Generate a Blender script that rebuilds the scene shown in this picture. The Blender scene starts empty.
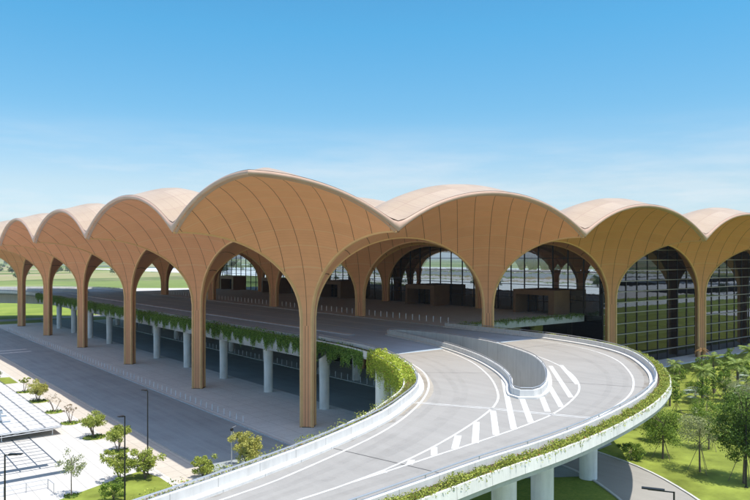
import bpy, math, random
from mathutils import Vector, Matrix
from mathutils.geometry import tessellate_polygon
R = math.radians
C = bpy.context.scene.collection
rnd = random.Random(7)
V = Vector

# ------------------------------------------------------------------ helpers
class MB:
    """collects faces and links them as ONE mesh object"""
    def __init__(s): s.v = []; s.f = []; s.uv = []
    def face(s, pts, uv=None):
        n = len(s.v); s.v += [tuple(p) for p in pts]
        s.f.append(tuple(range(n, n+len(pts)))); s.uv.append(uv or [(0, 0)]*len(pts))
    def grid(s, rows, uvs=None, flip=False):
        n = len(s.v); m = len(rows[0])
        for r in rows: s.v += [tuple(p) for p in r]
        for i in range(len(rows)-1):
            for j in range(m-1):
                q = [(i, j), (i, j+1), (i+1, j+1), (i+1, j)]
                if flip: q.reverse()
                s.f.append(tuple(n+a*m+b for a, b in q))
                s.uv.append([uvs[a][b] for a, b in q] if uvs else [(0, 0)]*4)
    def box(s, x0, x1, y0, y1, z0, z1, M=None):
        P = [V((x, y, z)) for z in (z0, z1) for y in (y0, y1) for x in (x0, x1)]
        if M is not None: P = [M @ p for p in P]
        n = len(s.v); s.v += [tuple(p) for p in P]
        for q in ((0, 2, 3, 1), (4, 5, 7, 6), (0, 1, 5, 4), (2, 6, 7, 3), (0, 4, 6, 2), (1, 3, 7, 5)):
            s.f.append(tuple(n+k for k in q)); s.uv.append([(0, 0)]*4)
    def tube(s, pts, r, n=8, cap=True):
        pts = [V(p) for p in pts]; rr = r if isinstance(r, (list, tuple)) else [r]*len(pts)
        rows = []
        for i, p in enumerate(pts):
            d = (pts[min(i+1, len(pts)-1)]-pts[max(i-1, 0)]).normalized()
            a = d.orthogonal().normalized() if abs(d.z) < .95 else V((1, 0, 0))
            a = (a-d*a.dot(d)).normalized()
            if abs(d.z) < .95:
                a = d.cross(V((0, 0, 1))).normalized()
            b = d.cross(a)
            rows.append([p+(a*math.cos(t)+b*math.sin(t))*rr[i] for t in [2*math.pi*k/n for k in range(n)]])
        base = len(s.v)
        for r_ in rows: s.v += [tuple(p) for p in r_]
        for i in range(len(rows)-1):
            for k in range(n):
                s.f.append((base+i*n+k, base+i*n+(k+1) % n, base+(i+1)*n+(k+1) % n, base+(i+1)*n+k)); s.uv.append([(0, 0)]*4)
        if cap:
            s.f.append(tuple(base+k for k in reversed(range(n)))); s.uv.append([(0, 0)]*n)
            s.f.append(tuple(base+(len(rows)-1)*n+k for k in range(n))); s.uv.append([(0, 0)]*n)
    def poly(s, pts, z, fine=0):
        loop = [V((p[0], p[1], 0)) for p in pts]; tris = []
        for t in tessellate_polygon([loop]):
            a, b, c = [loop[k] for k in t]
            tris.append((a, b, c) if (b-a).cross(c-a).z >= 0 else (a, c, b))
        while fine:      # split every edge longer than fine at its middle, the same way on both sides
            out = []; again = False
            for t in tris:
                L = [(t[(k+1) % 3]-t[k]).length for k in range(3)]; k = L.index(max(L))
                if L[k] > fine:
                    again = True; a, b, c = t[k], t[(k+1) % 3], t[(k+2) % 3]; m = (a+b)*.5; out += [(a, m, c), (m, b, c)]
                else: out.append(t)
            tris = out
            if not again: break
        ids = {}
        for t in tris:
            f = []
            for p in t:
                k = (round(p.x, 4), round(p.y, 4))
                if k not in ids: ids[k] = len(s.v); s.v.append((p.x, p.y, z(p.x) if callable(z) else z))
                f.append(ids[k])
            if len(set(f)) == 3: s.f.append(tuple(f)); s.uv.append([(0, 0)]*3)
    def build(s, name, m, parent=None, smooth=False, loc=None):
        me = bpy.data.meshes.new(name); me.from_pydata(s.v, [], s.f)
        ul = me.uv_layers.new(name='UVMap')
        flat = []
        for u in s.uv:
            for a in u: flat += [a[0], a[1]]
        ul.data.foreach_set('uv', flat)
        me.validate(); me.update()
        if smooth:
            me.polygons.foreach_set('use_smooth', [True]*len(me.polygons))
        o = bpy.data.objects.new(name, me); C.objects.link(o)
        if m: me.materials.append(m)
        if parent: o.parent = parent
        if loc: o.location = loc
        return o

def tag(o, label, cat, group=None, kind=None):
    o['label'] = label; o['category'] = cat
    if group: o['group'] = group
    if kind: o['kind'] = kind
    return o
def empty(name, loc=(0, 0, 0), rz=0):
    o = bpy.data.objects.new(name, None); C.objects.link(o); o.location = loc; o.rotation_euler = (0, 0, rz)
    o.empty_display_size = .3
    return o
def structure(o): o['kind'] = 'structure'; return o
def dup(o, loc, rz=0, sc=1, label=None):
    r = o.copy(); C.objects.link(r); r.location = loc; r.rotation_euler = (0, 0, rz); r.scale = (sc, sc, sc)
    if label: r['label'] = label
    for ch in list(o.children):
        c = ch.copy(); C.objects.link(c); c.parent = r
        for g in ch.children:
            d = g.copy(); C.objects.link(d); d.parent = c
    return r

# ------------------------------------------------------------------ materials
def mat(name, base, rough=.7, noise=0, nscale=1.0, metal=0, spec=.3, bump=0, bscale=20, detail=4):
    m = bpy.data.materials.new(name); m.use_nodes = True
    nt = m.node_tree; b = nt.nodes['Principled BSDF']
    b.inputs['Base Color'].default_value = (*base, 1); b.inputs['Roughness'].default_value = rough
    b.inputs['Metallic'].default_value = metal; b.inputs['Specular IOR Level'].default_value = spec
    if noise:
        tc = nt.nodes.new('ShaderNodeTexCoord'); n = nt.nodes.new('ShaderNodeTexNoise')
        n.inputs['Scale'].default_value = nscale; n.inputs['Detail'].default_value = detail
        n.inputs['Roughness'].default_value = .65
        nt.links.new(tc.outputs['Object'], n.inputs['Vector'])
        r = nt.nodes.new('ShaderNodeValToRGB')
        r.color_ramp.elements[0].position = .3; r.color_ramp.elements[1].position = .7
        r.color_ramp.elements[0].color = (*[c*(1-noise) for c in base], 1)
        r.color_ramp.elements[1].color = (*[min(1, c*(1+noise)) for c in base], 1)
        nt.links.new(n.outputs['Fac'], r.inputs['Fac']); nt.links.new(r.outputs['Color'], b.inputs['Base Color'])
    if bump:
        tc = nt.nodes.new('ShaderNodeTexCoord'); n2 = nt.nodes.new('ShaderNodeTexNoise'); n2.inputs['Scale'].default_value = bscale
        nt.links.new(tc.outputs['Object'], n2.inputs['Vector'])
        bp = nt.nodes.new('ShaderNodeBump'); bp.inputs['Strength'].default_value = bump; bp.inputs['Distance'].default_value = .05
        nt.links.new(n2.outputs['Fac'], bp.inputs['Height']); nt.links.new(bp.outputs['Normal'], b.inputs['Normal'])
    return m
def N(nt, t, **kw):
    n = nt.nodes.new(t)
    for k, v in kw.items(): setattr(n, k, v)
    return n
def math_(nt, op, a, b=None, c=None):
    n = nt.nodes.new('ShaderNodeMath'); n.operation = op
    for i, x in enumerate((a, b, c)):
        if x is None: continue
        if isinstance(x, (int, float)): n.inputs[i].default_value = x
        else: nt.links.new(x, n.inputs[i])
    return n.outputs[0]
def mixc(nt, fac, a, b):
    n = nt.nodes.new('ShaderNodeMix'); n.data_type = 'RGBA'
    for i, x in ((0, fac), (6, a), (7, b)):
        if isinstance(x, (int, float)): n.inputs[i].default_value = x
        elif isinstance(x, tuple): n.inputs[i].default_value = (*x, 1)
        else: nt.links.new(x, n.inputs[i])
    return n.outputs[2]
def line(nt, x, period, w):      # 1 on a line of width w (in units of x) at every multiple of period
    f = math_(nt, 'PINGPONG', x, period/2)
    return math_(nt, 'LESS_THAN', f, w/2)
def noise_(nt, vec, scale, detail=4, rough=.6):
    n = nt.nodes.new('ShaderNodeTexNoise'); n.inputs['Scale'].default_value = scale
    n.inputs['Detail'].default_value = detail; n.inputs['Roughness'].default_value = rough
    nt.links.new(vec, n.inputs['Vector']); return n.outputs['Fac']
def ramp_(nt, f, stops):
    r = nt.nodes.new('ShaderNodeValToRGB'); e = r.color_ramp.elements
    while len(e) < len(stops): e.new(.5)
    for k, (p, c) in enumerate(stops): e[k].position = p; e[k].color = (*c, 1)
    nt.links.new(f, r.inputs['Fac']); return r.outputs['Color']

def soffit_mat():
    m = bpy.data.materials.new('ochre soffit panels'); m.use_nodes = True; nt = m.node_tree; b = nt.nodes['Principled BSDF']
    uv = N(nt, 'ShaderNodeUVMap'); sx = N(nt, 'ShaderNodeSeparateXYZ'); nt.links.new(uv.outputs[0], sx.inputs[0])
    u, v = sx.outputs[0], sx.outputs[1]
    tc = N(nt, 'ShaderNodeTexCoord')
    up = math_(nt, 'GREATER_THAN', v, 14.0)
    so_ = N(nt, 'ShaderNodeSeparateXYZ'); nt.links.new(tc.outputs['Object'], so_.inputs[0])
    dif = math_(nt, 'SUBTRACT', so_.outputs[0], so_.outputs[1]); sm = math_(nt, 'ADD', so_.outputs[0], so_.outputs[1])
    ribs = math_(nt, 'MULTIPLY', line(nt, dif, 3.6, .11), up)
    lats = math_(nt, 'MULTIPLY', line(nt, math_(nt, 'ADD', sm, .9), 3.6, .16), up)
    slat = math_(nt, 'MULTIPLY', line(nt, sm, .6, .12), up)
    low = math_(nt, 'SUBTRACT', 1.0, up)
    groove = math_(nt, 'MULTIPLY', line(nt, math_(nt, 'ADD', u, 1/8), 1/4, .045), low)
    n = noise_(nt, tc.outputs['Object'], .35, 3)
    # each panel has its own slight tone
    pu = math_(nt, 'FLOOR', math_(nt, 'DIVIDE', dif, 3.6)); pv = math_(nt, 'FLOOR', math_(nt, 'DIVIDE', math_(nt, 'ADD', sm, .9), 3.6))
    cv = N(nt, 'ShaderNodeCombineXYZ'); nt.links.new(pu, cv.inputs[0]); nt.links.new(pv, cv.inputs[1])
    wn = N(nt, 'ShaderNodeTexWhiteNoise'); nt.links.new(cv.outputs[0], wn.inputs['Vector'])
    f = math_(nt, 'ADD', math_(nt, 'MULTIPLY', n, .78), math_(nt, 'MULTIPLY', wn.outputs['Value'], .22))
    col = ramp_(nt, f, [(.25, (.72, .345, .172)), (.75, (.82, .395, .20))])
    col = mixc(nt, math_(nt, 'MULTIPLY', slat, .07), col, (.20, .10, .045))
    col = mixc(nt, math_(nt, 'MULTIPLY', lats, .5), col, (.74, .50, .27))
    col = mixc(nt, math_(nt, 'MULTIPLY', ribs, .85), col, (.10, .05, .02))
    col = mixc(nt, math_(nt, 'MULTIPLY', groove, .8), col, (.14, .07, .03))
    nt.links.new(col, b.inputs['Base Color']); b.inputs['Roughness'].default_value = .5; b.inputs['Specular IOR Level'].default_value = .25
    return m
def roof_mat():
    m = bpy.data.materials.new('pale copper roof sheets'); m.use_nodes = True; nt = m.node_tree; b = nt.nodes['Principled BSDF']
    tc = N(nt, 'ShaderNodeTexCoord'); sx = N(nt, 'ShaderNodeSeparateXYZ'); nt.links.new(tc.outputs['Object'], sx.inputs[0])
    x, y = sx.outputs[0], sx.outputs[1]
    l = math_(nt, 'MAXIMUM', line(nt, x, 4.0, .12), line(nt, y, 4.0, .12))
    fine = math_(nt, 'MAXIMUM', line(nt, math_(nt, 'ADD', x, .5), 1.0, .08), 0.0)
    cx = math_(nt, 'FLOOR', math_(nt, 'DIVIDE', x, 4.0)); cy = math_(nt, 'FLOOR', math_(nt, 'DIVIDE', y, 4.0))
    cv = N(nt, 'ShaderNodeCombineXYZ'); nt.links.new(cx, cv.inputs[0]); nt.links.new(cy, cv.inputs[1])
    wn = N(nt, 'ShaderNodeTexWhiteNoise'); nt.links.new(cv.outputs[0], wn.inputs['Vector'])
    n = noise_(nt, tc.outputs['Object'], .3, 5)
    f = math_(nt, 'ADD', math_(nt, 'MULTIPLY', n, .6), math_(nt, 'MULTIPLY', wn.outputs['Value'], .4))
    col = ramp_(nt, f, [(.2, (.385, .282, .188)), (.8, (.475, .365, .258))])
    col = mixc(nt, math_(nt, 'MULTIPLY', l, .55), col, (.33, .21, .16))
    col = mixc(nt, math_(nt, 'MULTIPLY', fine, .4), col, (.33, .21, .16))
    nt.links.new(col, b.inputs['Base Color']); b.inputs['Roughness'].default_value = .45
    return m
def glass_mat(name, tint, refl):
    m = bpy.data.materials.new(name); m.use_nodes = True; nt = m.node_tree
    for n in list(nt.nodes):
        if n.type != 'OUTPUT_MATERIAL': nt.nodes.remove(n)
    out = [n for n in nt.nodes if n.type == 'OUTPUT_MATERIAL'][0]
    t = N(nt, 'ShaderNodeBsdfTransparent'); t.inputs[0].default_value = (*tint, 1)
    g = N(nt, 'ShaderNodeBsdfGlossy'); g.inputs['Color'].default_value = (.88, .93, .96, 1); g.inputs['Roughness'].default_value = .015
    # panes are never quite flat: a slow wobble of the reflection, changing from pane to pane
    tc = N(nt, 'ShaderNodeTexCoord'); nf = noise_(nt, tc.outputs['Object'], .45, 2)
    bp = N(nt, 'ShaderNodeBump'); bp.inputs['Strength'].default_value = .3; bp.inputs['Distance'].default_value = .010
    nt.links.new(nf, bp.inputs['Height']); nt.links.new(bp.outputs['Normal'], g.inputs['Normal'])
    lw = N(nt, 'ShaderNodeLayerWeight'); lw.inputs['Blend'].default_value = .5
    fac = math_(nt, 'MINIMUM', math_(nt, 'ADD', math_(nt, 'MULTIPLY', math_(nt, 'POWER', lw.outputs['Facing'], 4.0), .8), refl), 1.0)
    mx = N(nt, 'ShaderNodeMixShader'); nt.links.new(fac, mx.inputs[0]); nt.links.new(t.outputs[0], mx.inputs[1]); nt.links.new(g.outputs[0], mx.inputs[2])
    nt.links.new(mx.outputs[0], out.inputs[0]); return m
def leaf_mat(name, dark, light, red=None, redfrac=0, transl=.35):
    m = bpy.data.materials.new(name); m.use_nodes = True; nt = m.node_tree
    for n in list(nt.nodes):
        if n.type != 'OUTPUT_MATERIAL': nt.nodes.remove(n)
    out = [n for n in nt.nodes if n.type == 'OUTPUT_MATERIAL'][0]
    g = N(nt, 'ShaderNodeNewGeometry')
    col = ramp_(nt, g.outputs['Random Per Island'], [(0, dark), (.7, light), (1, tuple(min(1, c*1.25) for c in light))])
    if red: col = mixc(nt, math_(nt, 'GREATER_THAN', math_(nt, 'FRACT', math_(nt, 'MULTIPLY', g.outputs['Random Per Island'], 37.0)), 1-redfrac), col, red)
    d = N(nt, 'ShaderNodeBsdfPrincipled'); d.inputs['Roughness'].default_value = .55; d.inputs['Specular IOR Level'].default_value = .3
    t = N(nt, 'ShaderNodeBsdfTranslucent'); mx = N(nt, 'ShaderNodeMixShader'); mx.inputs[0].default_value = transl
    nt.links.new(col, d.inputs['Base Color']); nt.links.new(col, t.inputs[0])
    nt.links.new(d.outputs[0], mx.inputs[1]); nt.links.new(t.outputs[0], mx.inputs[2]); nt.links.new(mx.outputs[0], out.inputs[0])
    return m
def concrete_mat(name, base, streak=True, joints=0, stain=.25):
    m = bpy.data.materials.new(name); m.use_nodes = True; nt = m.node_tree; b = nt.nodes['Principled BSDF']
    tc = N(nt, 'ShaderNodeTexCoord'); P = tc.outputs['Object']
    n1 = noise_(nt, P, .25, 6, .7)
    mp = N(nt, 'ShaderNodeMapping'); mp.inputs['Scale'].default_value = (2.2, 2.2, .25) if streak else (3, 3, 3); nt.links.new(P, mp.inputs['Vector'])
    n2 = noise_(nt, mp.outputs[0], 1.0, 5, .65)
    f = math_(nt, 'ADD', math_(nt, 'MULTIPLY', n1, .5), math_(nt, 'MULTIPLY', n2, .5))
    col = ramp_(nt, f, [(.3, tuple(c*(1-stain) for c in base)), (.52, base), (.72, tuple(min(1, c*1.12) for c in base))])
    if joints:
        sx = N(nt, 'ShaderNodeSeparateXYZ'); nt.links.new(P, sx.inputs[0])
        l = math_(nt, 'MAXIMUM', line(nt, sx.outputs[0], joints, .06), line(nt, sx.outputs[1], joints, .06))
        col = mixc(nt, math_(nt, 'MULTIPLY', l, .55), col, tuple(c*.35 for c in base))
    nt.links.new(col, b.inputs['Base Color']); b.inputs['Roughness'].default_value = .85; b.inputs['Specular IOR Level'].default_value = .2
    return m
def road_mat(name, base, var=.18):
    """worn surface: blotches, fine grain and lengthwise traffic streaks"""
    m = bpy.data.materials.new(name); m.use_nodes = True; nt = m.node_tree; b = nt.nodes['Principled BSDF']
    tc = N(nt, 'ShaderNodeTexCoord'); P = tc.outputs['Object']
    n1 = noise_(nt, P, .12, 6, .7); n2 = noise_(nt, P, 6.0, 3, .7)
    mp = N(nt, 'ShaderNodeMapping'); mp.inputs['Scale'].default_value = (1.1, .05, 1); nt.links.new(P, mp.inputs['Vector'])
    n3 = noise_(nt, mp.outputs[0], 1.0, 4, .6)
    f = math_(nt, 'ADD', math_(nt, 'ADD', math_(nt, 'MULTIPLY', n1, .45), math_(nt, 'MULTIPLY', n2, .2)), math_(nt, 'MULTIPLY', n3, .35))
    col = ramp_(nt, f, [(.32, tuple(c*(1-var) for c in base)), (.5, base), (.7, tuple(min(1, c*(1+var*.8)) for c in base))])
    nt.links.new(col, b.inputs['Base Color']); b.inputs['Roughness'].default_value = .8; b.inputs['Specular IOR Level'].default_value = .25
    return m

M = {}
M['soffit'] = soffit_mat(); M['roof'] = roof_mat()
M['trim'] = mat('pale gold rib trim', (.70, .42, .19), .45, .1, .6)
M['edge'] = mat('pinkish roof edge', (.46, .31, .23), .45, .08, .5)
M['base'] = mat('dark column base plate', (.05, .035, .025), .6)
M['glass'] = glass_mat('hall glass', (.50, .58, .62), .33)
M['glassfront'] = glass_mat('front glass', (.16, .19, .23), .07)
M['mullion'] = mat('dark bronze mullion', (.035, .035, .04), .45, metal=.3)
M['fin'] = mat('aluminium sun fin', (.36, .34, .32), .45, metal=.4)
M['brown'] = mat('brown portal cladding', (.22, .13, .075), .55, .12, .5)
M['dark'] = mat('added dark infill', (.025, .027, .03), .7, .3, .2)
M['floor'] = mat('hall floor stone', (.20, .20, .20), .4, .15, .3)
M['ramp'] = road_mat('pale worn ramp surface', (.305, .292, .268), .15)
M['deckasphalt'] = road_mat('dark deck asphalt', (.36, .45, .53), .25)
M['asphalt'] = road_mat('lower road asphalt', (.29, .325, .33), .28)
M['gutter'] = concrete_mat('beige gutter concrete', (.37, .335, .28), False)
M['conc'] = concrete_mat('bare concrete', (.42, .42, .40)); M['pier'] = concrete_mat('pale pier concrete', (.78, .765, .72))
M['parapet'] = concrete_mat('pale painted parapet concrete', (.52, .52, .50), True, 0, .3)
M['white'] = concrete_mat('white painted concrete', (.74, .73, .70), True, 0, .16)
M['paint'] = mat('white road paint', (.58, .575, .55), .6, .22, 1.6, detail=8)
def wall_mat(name, base, grime):
    m = bpy.data.materials.new(name); m.use_nodes = True; nt = m.node_tree; b = nt.nodes['Principled BSDF']
    uv = N(nt, 'ShaderNodeUVMap'); sx = N(nt, 'ShaderNodeSeparateXYZ'); nt.links.new(uv.outputs[0], sx.inputs[0])
    mp = N(nt, 'ShaderNodeMapping'); mp.inputs['Scale'].default_value = (1.6, .22, 1); nt.links.new(uv.outputs[0], mp.inputs['Vector'])
    st = noise_(nt, mp.outputs[0], 1.0, 6, .7); tc = N(nt, 'ShaderNodeTexCoord'); n = noise_(nt, tc.outputs['Object'], .35, 5, .65)
    f = math_(nt, 'ADD', math_(nt, 'MULTIPLY', st, .6), math_(nt, 'MULTIPLY', n, .4))
    col = ramp_(nt, f, [(.3, tuple(c*(1-grime) for c in base)), (.47, tuple(c*(1-grime*.3) for c in base)), (.62, base)])
    col = mixc(nt, math_(nt, 'MULTIPLY', line(nt, sx.outputs[0], 3.0, .05), .6), col, tuple(c*.35 for c in base))
    nt.links.new(col, b.inputs['Base Color']); b.inputs['Roughness'].default_value = .85; b.inputs['Specular IOR Level'].default_value = .2
    return m
M['wall'] = wall_mat('weathered parapet concrete', (.64, .63, .60), .30); M['whitewall'] = wall_mat('weathered white concrete', (.70, .69, .66), .38)
def wear_mat(name, col, amount):
    m = bpy.data.materials.new(name); m.use_nodes = True; nt = m.node_tree
    b = nt.nodes['Principled BSDF']; b.inputs['Base Color'].default_value = (*col, 1); b.inputs['Roughness'].default_value = .8
    tc = N(nt, 'ShaderNodeTexCoord'); n = noise_(nt, tc.outputs['Object'], .5, 6, .7)
    mr_ = N(nt, 'ShaderNodeMapRange'); mr_.inputs[1].default_value = .35; mr_.inputs[2].default_value = .75; mr_.inputs[4].default_value = amount
    nt.links.new(n, mr_.inputs[0]); nt.links.new(mr_.outputs[0], b.inputs['Alpha']); return m
M['wear'] = wear_mat('tyre worn surface', (.12, .115, .11), .11); M['dirt'] = wear_mat('gutter dirt', (.2, .16, .11), .45)
M['joint'] = mat('dark expansion joint', (.07, .068, .065), .9)
M['steel'] = mat('galvanised steel', (.42, .44, .46), .4, metal=.5)
M['bollard'] = mat('pale steel bollard', (.74, .76, .78), .4, metal=.1)
M['black'] = mat('black powder coat', (.015, .016, .018), .4)
M['paving'] = concrete_mat('grey pavers', (.60, .63, .61), False, 3.0, .14)
M['sidewalk'] = concrete_mat('pale deck pavers', (.58, .59, .60), False, 2.0, .12)
M['plaza'] = concrete_mat('white plaza paving', (.53, .515, .485), False, 1.5, .07)
M['beige'] = concrete_mat('beige paving strip', (.50, .455, .39), False, 2.0, .1)
M['bark'] = mat('grey brown bark', (.14, .11, .085), .9, .35, 5, bump=.4, bscale=12)
M['stake'] = mat('weathered timber stake', (.20, .16, .11), .9, .2, 5)
M['soil'] = mat('planter soil', (.07, .05, .035), .95, .4, 3)
M['leaf_plaza'] = leaf_mat('plaza shrub leaves', (.15, .20, .03), (.40, .45, .09))
M['leaf_yellow'] = leaf_mat('yellow green shrub leaves', (.24, .26, .05), (.52, .50, .14))
M['leaf_pale'] = leaf_mat('thin pale leaves', (.16, .20, .08), (.34, .37, .18))
M['leaf_pink'] = leaf_mat('dry pinkish leaves', (.24, .18, .11), (.42, .34, .24))
M['leaf_tree'] = leaf_mat('tree leaves', (.05, .11, .012), (.21, .31, .04))
M['leaf_dark'] = leaf_mat('dark tree leaves', (.04, .085, .012), (.15, .23, .035))
M['leaf_palm'] = leaf_mat('palm fronds', (.08, .14, .025), (.27, .35, .08))
M['leaf_silver'] = leaf_mat('silvery fan leaves', (.16, .22, .15), (.36, .42, .32))
M['leaf_dry'] = leaf_mat('dry brown fronds', (.16, .09, .04), (.32, .20, .09))
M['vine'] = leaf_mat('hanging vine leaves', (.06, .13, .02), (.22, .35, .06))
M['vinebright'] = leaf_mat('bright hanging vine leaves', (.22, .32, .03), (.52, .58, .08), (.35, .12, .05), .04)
M['planter'] = leaf_mat('planter leaves and flowers', (.13, .18, .03), (.42, .45, .08), (.40, .14, .05), .02)
M['farleaf'] = leaf_mat('distant tree leaves', (.04, .075, .025), (.10, .15, .05))
M['slate'] = mat('dark slate and painted shadow', (.06, .085, .115), .6, .15, .5)
M['bluepanel'] = mat('blue grey louvre glass', (.24, .31, .37), .25, .15, .3)
M['panel'] = mat('white canopy panel', (.70, .70, .69), .5, .05, .3)

def ground_mat():
    m = bpy.data.materials.new('grass plain'); m.use_nodes = True; nt = m.node_tree; b = nt.nodes['Principled BSDF']
    tc = N(nt, 'ShaderNodeTexCoord'); P = tc.outputs['Object']
    n1 = noise_(nt, P, .004, 5, .6); n2 = noise_(nt, P, .05, 6, .7); n3 = noise_(nt, P, 2.5, 3, .7)
    near = ramp_(nt, math_(nt, 'ADD', math_(nt, 'MULTIPLY', n2, .6), math_(nt, 'MULTIPLY', n3, .4)),
                 [(.34, (.10, .15, .025)), (.5, (.19, .25, .045)), (.62, (.27, .31, .06)), (.72, (.33, .30, .10))])
    # far away: fields of different crops in strips, with bare earth among them
    mp = N(nt, 'ShaderNodeMapping'); mp.inputs['Rotation'].default_value = (0, 0, R(38)); mp.inputs['Scale'].default_value = (1, 2.6, 1)
    nt.links.new(P, mp.inputs['Vector'])
    vo = N(nt, 'ShaderNodeTexVoronoi'); vo.inputs['Scale'].default_value = .0035; nt.links.new(mp.outputs[0], vo.inputs['Vector'])
    sp = N(nt, 'ShaderNodeSeparateColor'); nt.links.new(vo.outputs['Color'], sp.inputs[0])
    f2 = math_(nt, 'ADD', math_(nt, 'MULTIPLY', sp.outputs[0], .7), math_(nt, 'MULTIPLY', n2, .3))
    far = ramp_(nt, f2, [(.15, (.075, .11, .03)), (.4, (.16, .21, .06)), (.6, (.23, .26, .09)), (.74, (.34, .27, .17)), (.85, (.12, .16, .05))])
    ln = N(nt, 'ShaderNodeVectorMath', operation='LENGTH'); nt.links.new(P, ln.inputs[0])
    fac = N(nt, 'ShaderNodeMapRange'); fac.inputs[1].default_value = 330; fac.inputs[2].default_value = 520
    nt.links.new(ln.outputs['Value'], fac.inputs[0])
    nt.links.new(mixc(nt, fac.outputs[0], near, far), b.inputs['Base Color'])
    b.inputs['Roughness'].default_value = .95; b.inputs['Specular IOR Level'].default_value = .1
    return m
M['ground'] = ground_mat()
M['lawn'] = mat('mown lawn', (.19, .23, .042), .95, .45, .22, spec=.1, detail=8)

# ------------------------------------------------------------------ world, sun, camera
SUN = V((-.044, .365, -1)).normalized()
sc = bpy.context.scene
w = bpy.data.worlds.new('World'); sc.world = w; w.use_nodes = True
nt = w.node_tree; bg = nt.nodes['Background']; sky = N(nt, 'ShaderNodeTexSky'); sky.sky_type = 'NISHITA'; sky.sun_disc = False
sky.sun_elevation = math.asin(-SUN.z); sky.sun_rotation = math.atan2(-SUN.x, -SUN.y)
sky.air_density = 1.0; sky.dust_density = .6; sky.ozone_density = 2.0; sky.altitude = 10
# thin streaky cirrus low over the horizon
tc = N(nt, 'ShaderNodeTexCoord'); mp = N(nt, 'ShaderNodeMapping'); mp.inputs['Scale'].default_value = (2.2, 2.2, 17)
nt.links.new(tc.outputs['Generated'], mp.inputs['Vector'])
cn = noise_(nt, mp.outputs[0], 1.6, 7, .62)
sx = N(nt, 'ShaderNodeSeparateXYZ'); nt.links.new(tc.outputs['Generated'], sx.inputs[0])
mr = N(nt, 'ShaderNodeMapRange'); mr.inputs[1].default_value = .44; mr.inputs[2].default_value = .66; nt.links.new(cn, mr.inputs[0])
hz = N(nt, 'ShaderNodeMapRange'); hz.inputs[1].default_value = .19; hz.inputs[2].default_value = .05; nt.links.new(sx.outputs[2], hz.inputs[0])
cf = math_(nt, 'MULTIPLY', math_(nt, 'MULTIPLY', mr.outputs[0], hz.outputs[0]), .6)
tint = ramp_(nt, sx.outputs[2], [(0, (.37, .42, .52)), (.05, (.40, .43, .49)), (.10, (.45, .455, .455)), (.205, (.285, .47, .50)), (.31, (.21, .51, .56)), (.37, (.20, .50, .555)), (.50, (.8, .86, .82)), (.65, (1, 1, .95))])  # added fill: overhead sky left brighter than the darkened lower band
ml = N(nt, 'ShaderNodeMix', data_type='RGBA', blend_type='MULTIPLY'); ml.inputs[0].default_value = 1
nt.links.new(sky.outputs[0], ml.inputs[6]); nt.links.new(tint, ml.inputs[7])
nt.links.new(mixc(nt, cf, ml.outputs[2], (2.75, 2.8, 2.85)), bg.inputs['Color'])
bg.inputs['Strength'].default_value = .15
sl = bpy.data.lights.new('sun', 'SUN'); sl.energy = 2.5; sl.angle = R(.53); sl.color = (1, .94, .85)
so = bpy.data.objects.new('sun', sl); C.objects.link(so); so.rotation_euler = SUN.to_track_quat('-Z', 'Y').to_euler(); so.location = (0, -60, 200)
cam = bpy.data.cameras.new('camera'); co = bpy.data.objects.new('camera', cam); C.objects.link(co)
co.location = (-52.18, -81.56, 23.27); co.rotation_euler = (R(90), 0, math.atan2(-.6167, .7873))
cam.sensor_width = 36; cam.lens = 36*700/750; cam.shift_y = 8/750; cam.clip_start = .5; cam.clip_end = 30000
sc.camera = co
vs = sc.view_settings; vs.view_transform = 'Standard'; vs.look = 'None'; vs.exposure = 1.15; vs.gamma = 1; vs.use_curve_mapping = False

# ------------------------------------------------------------------ curves of the ramp
def cr(P, step=2.0):
    """Catmull-Rom through P, resampled at about step metres"""
    P = [V((p[0], p[1], 0)) for p in P]; Q = [2*P[0]-P[1]]+P+[2*P[-1]-P[-2]]; out = []
    for i in range(1, len(Q)-2):
        a, b, c, d = Q[i-1:i+3]; n = max(1, int((c-b).length/step))
        for k in range(n):
            t = k/n
            out.append(.5*((2*b)+(c-a)*t+(2*a-5*b+4*c-d)*t*t+(3*b-a-3*c+d)*t**3))
    out.append(P[-1]); return [(p.x, p.y) for p in out]
def off(P, d):
    """polyline moved d to its left"""
    out = []
    for i in range(len(P)):
        a = V(P[max(0, i-1)]); b = V(P[min(len(P)-1, i+1)]); t = (b-a)
        t = t.normalized() if t.length else V((1, 0))
        out.append((P[i][0]-t.y*d, P[i][1]+t.x*d))
    return out
def rz(x):
    d = max(0, -12-x)
    return 11-.0012*d*d if d < 33 else 11-.0012*33*33-(d-33)*.0792
YN = 180.0
mir = lambda P: [(x, YN-y) for x, y in P]
OUT = cr([(-95, -56), (-70, -55), (-45, -54.2), (-30.1, -53.8), (-22.5, -53.3), (-15.7, -52.9), (-8.3, -51.6), (0.1, -49.4), (6.1, -47.2), (10.9, -44.9), (17.6, -40.5), (25.8, -33.2), (30.6, -26.2), (33.1, -18.4), (34, -10.5), (34.2, -2), (34.2, 8.6)])
INN = cr([(-95, -47.8), (-70, -46.9), (-45, -46.6), (-38.6, -46.2), (-32.8, -45.2), (-29.2, -44.3), (-24.2, -42.6), (-19, -40.3), (-14.8, -37.6), (-10.7, -34.6), (-7.5, -31.4), (-3.8, -26.5), (-1.1, -21.8), (1.4, -16.4), (3.3, -10.5), (4.4, -4), (5, 3), (5.2, 14), (5.2, 90)])
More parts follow.
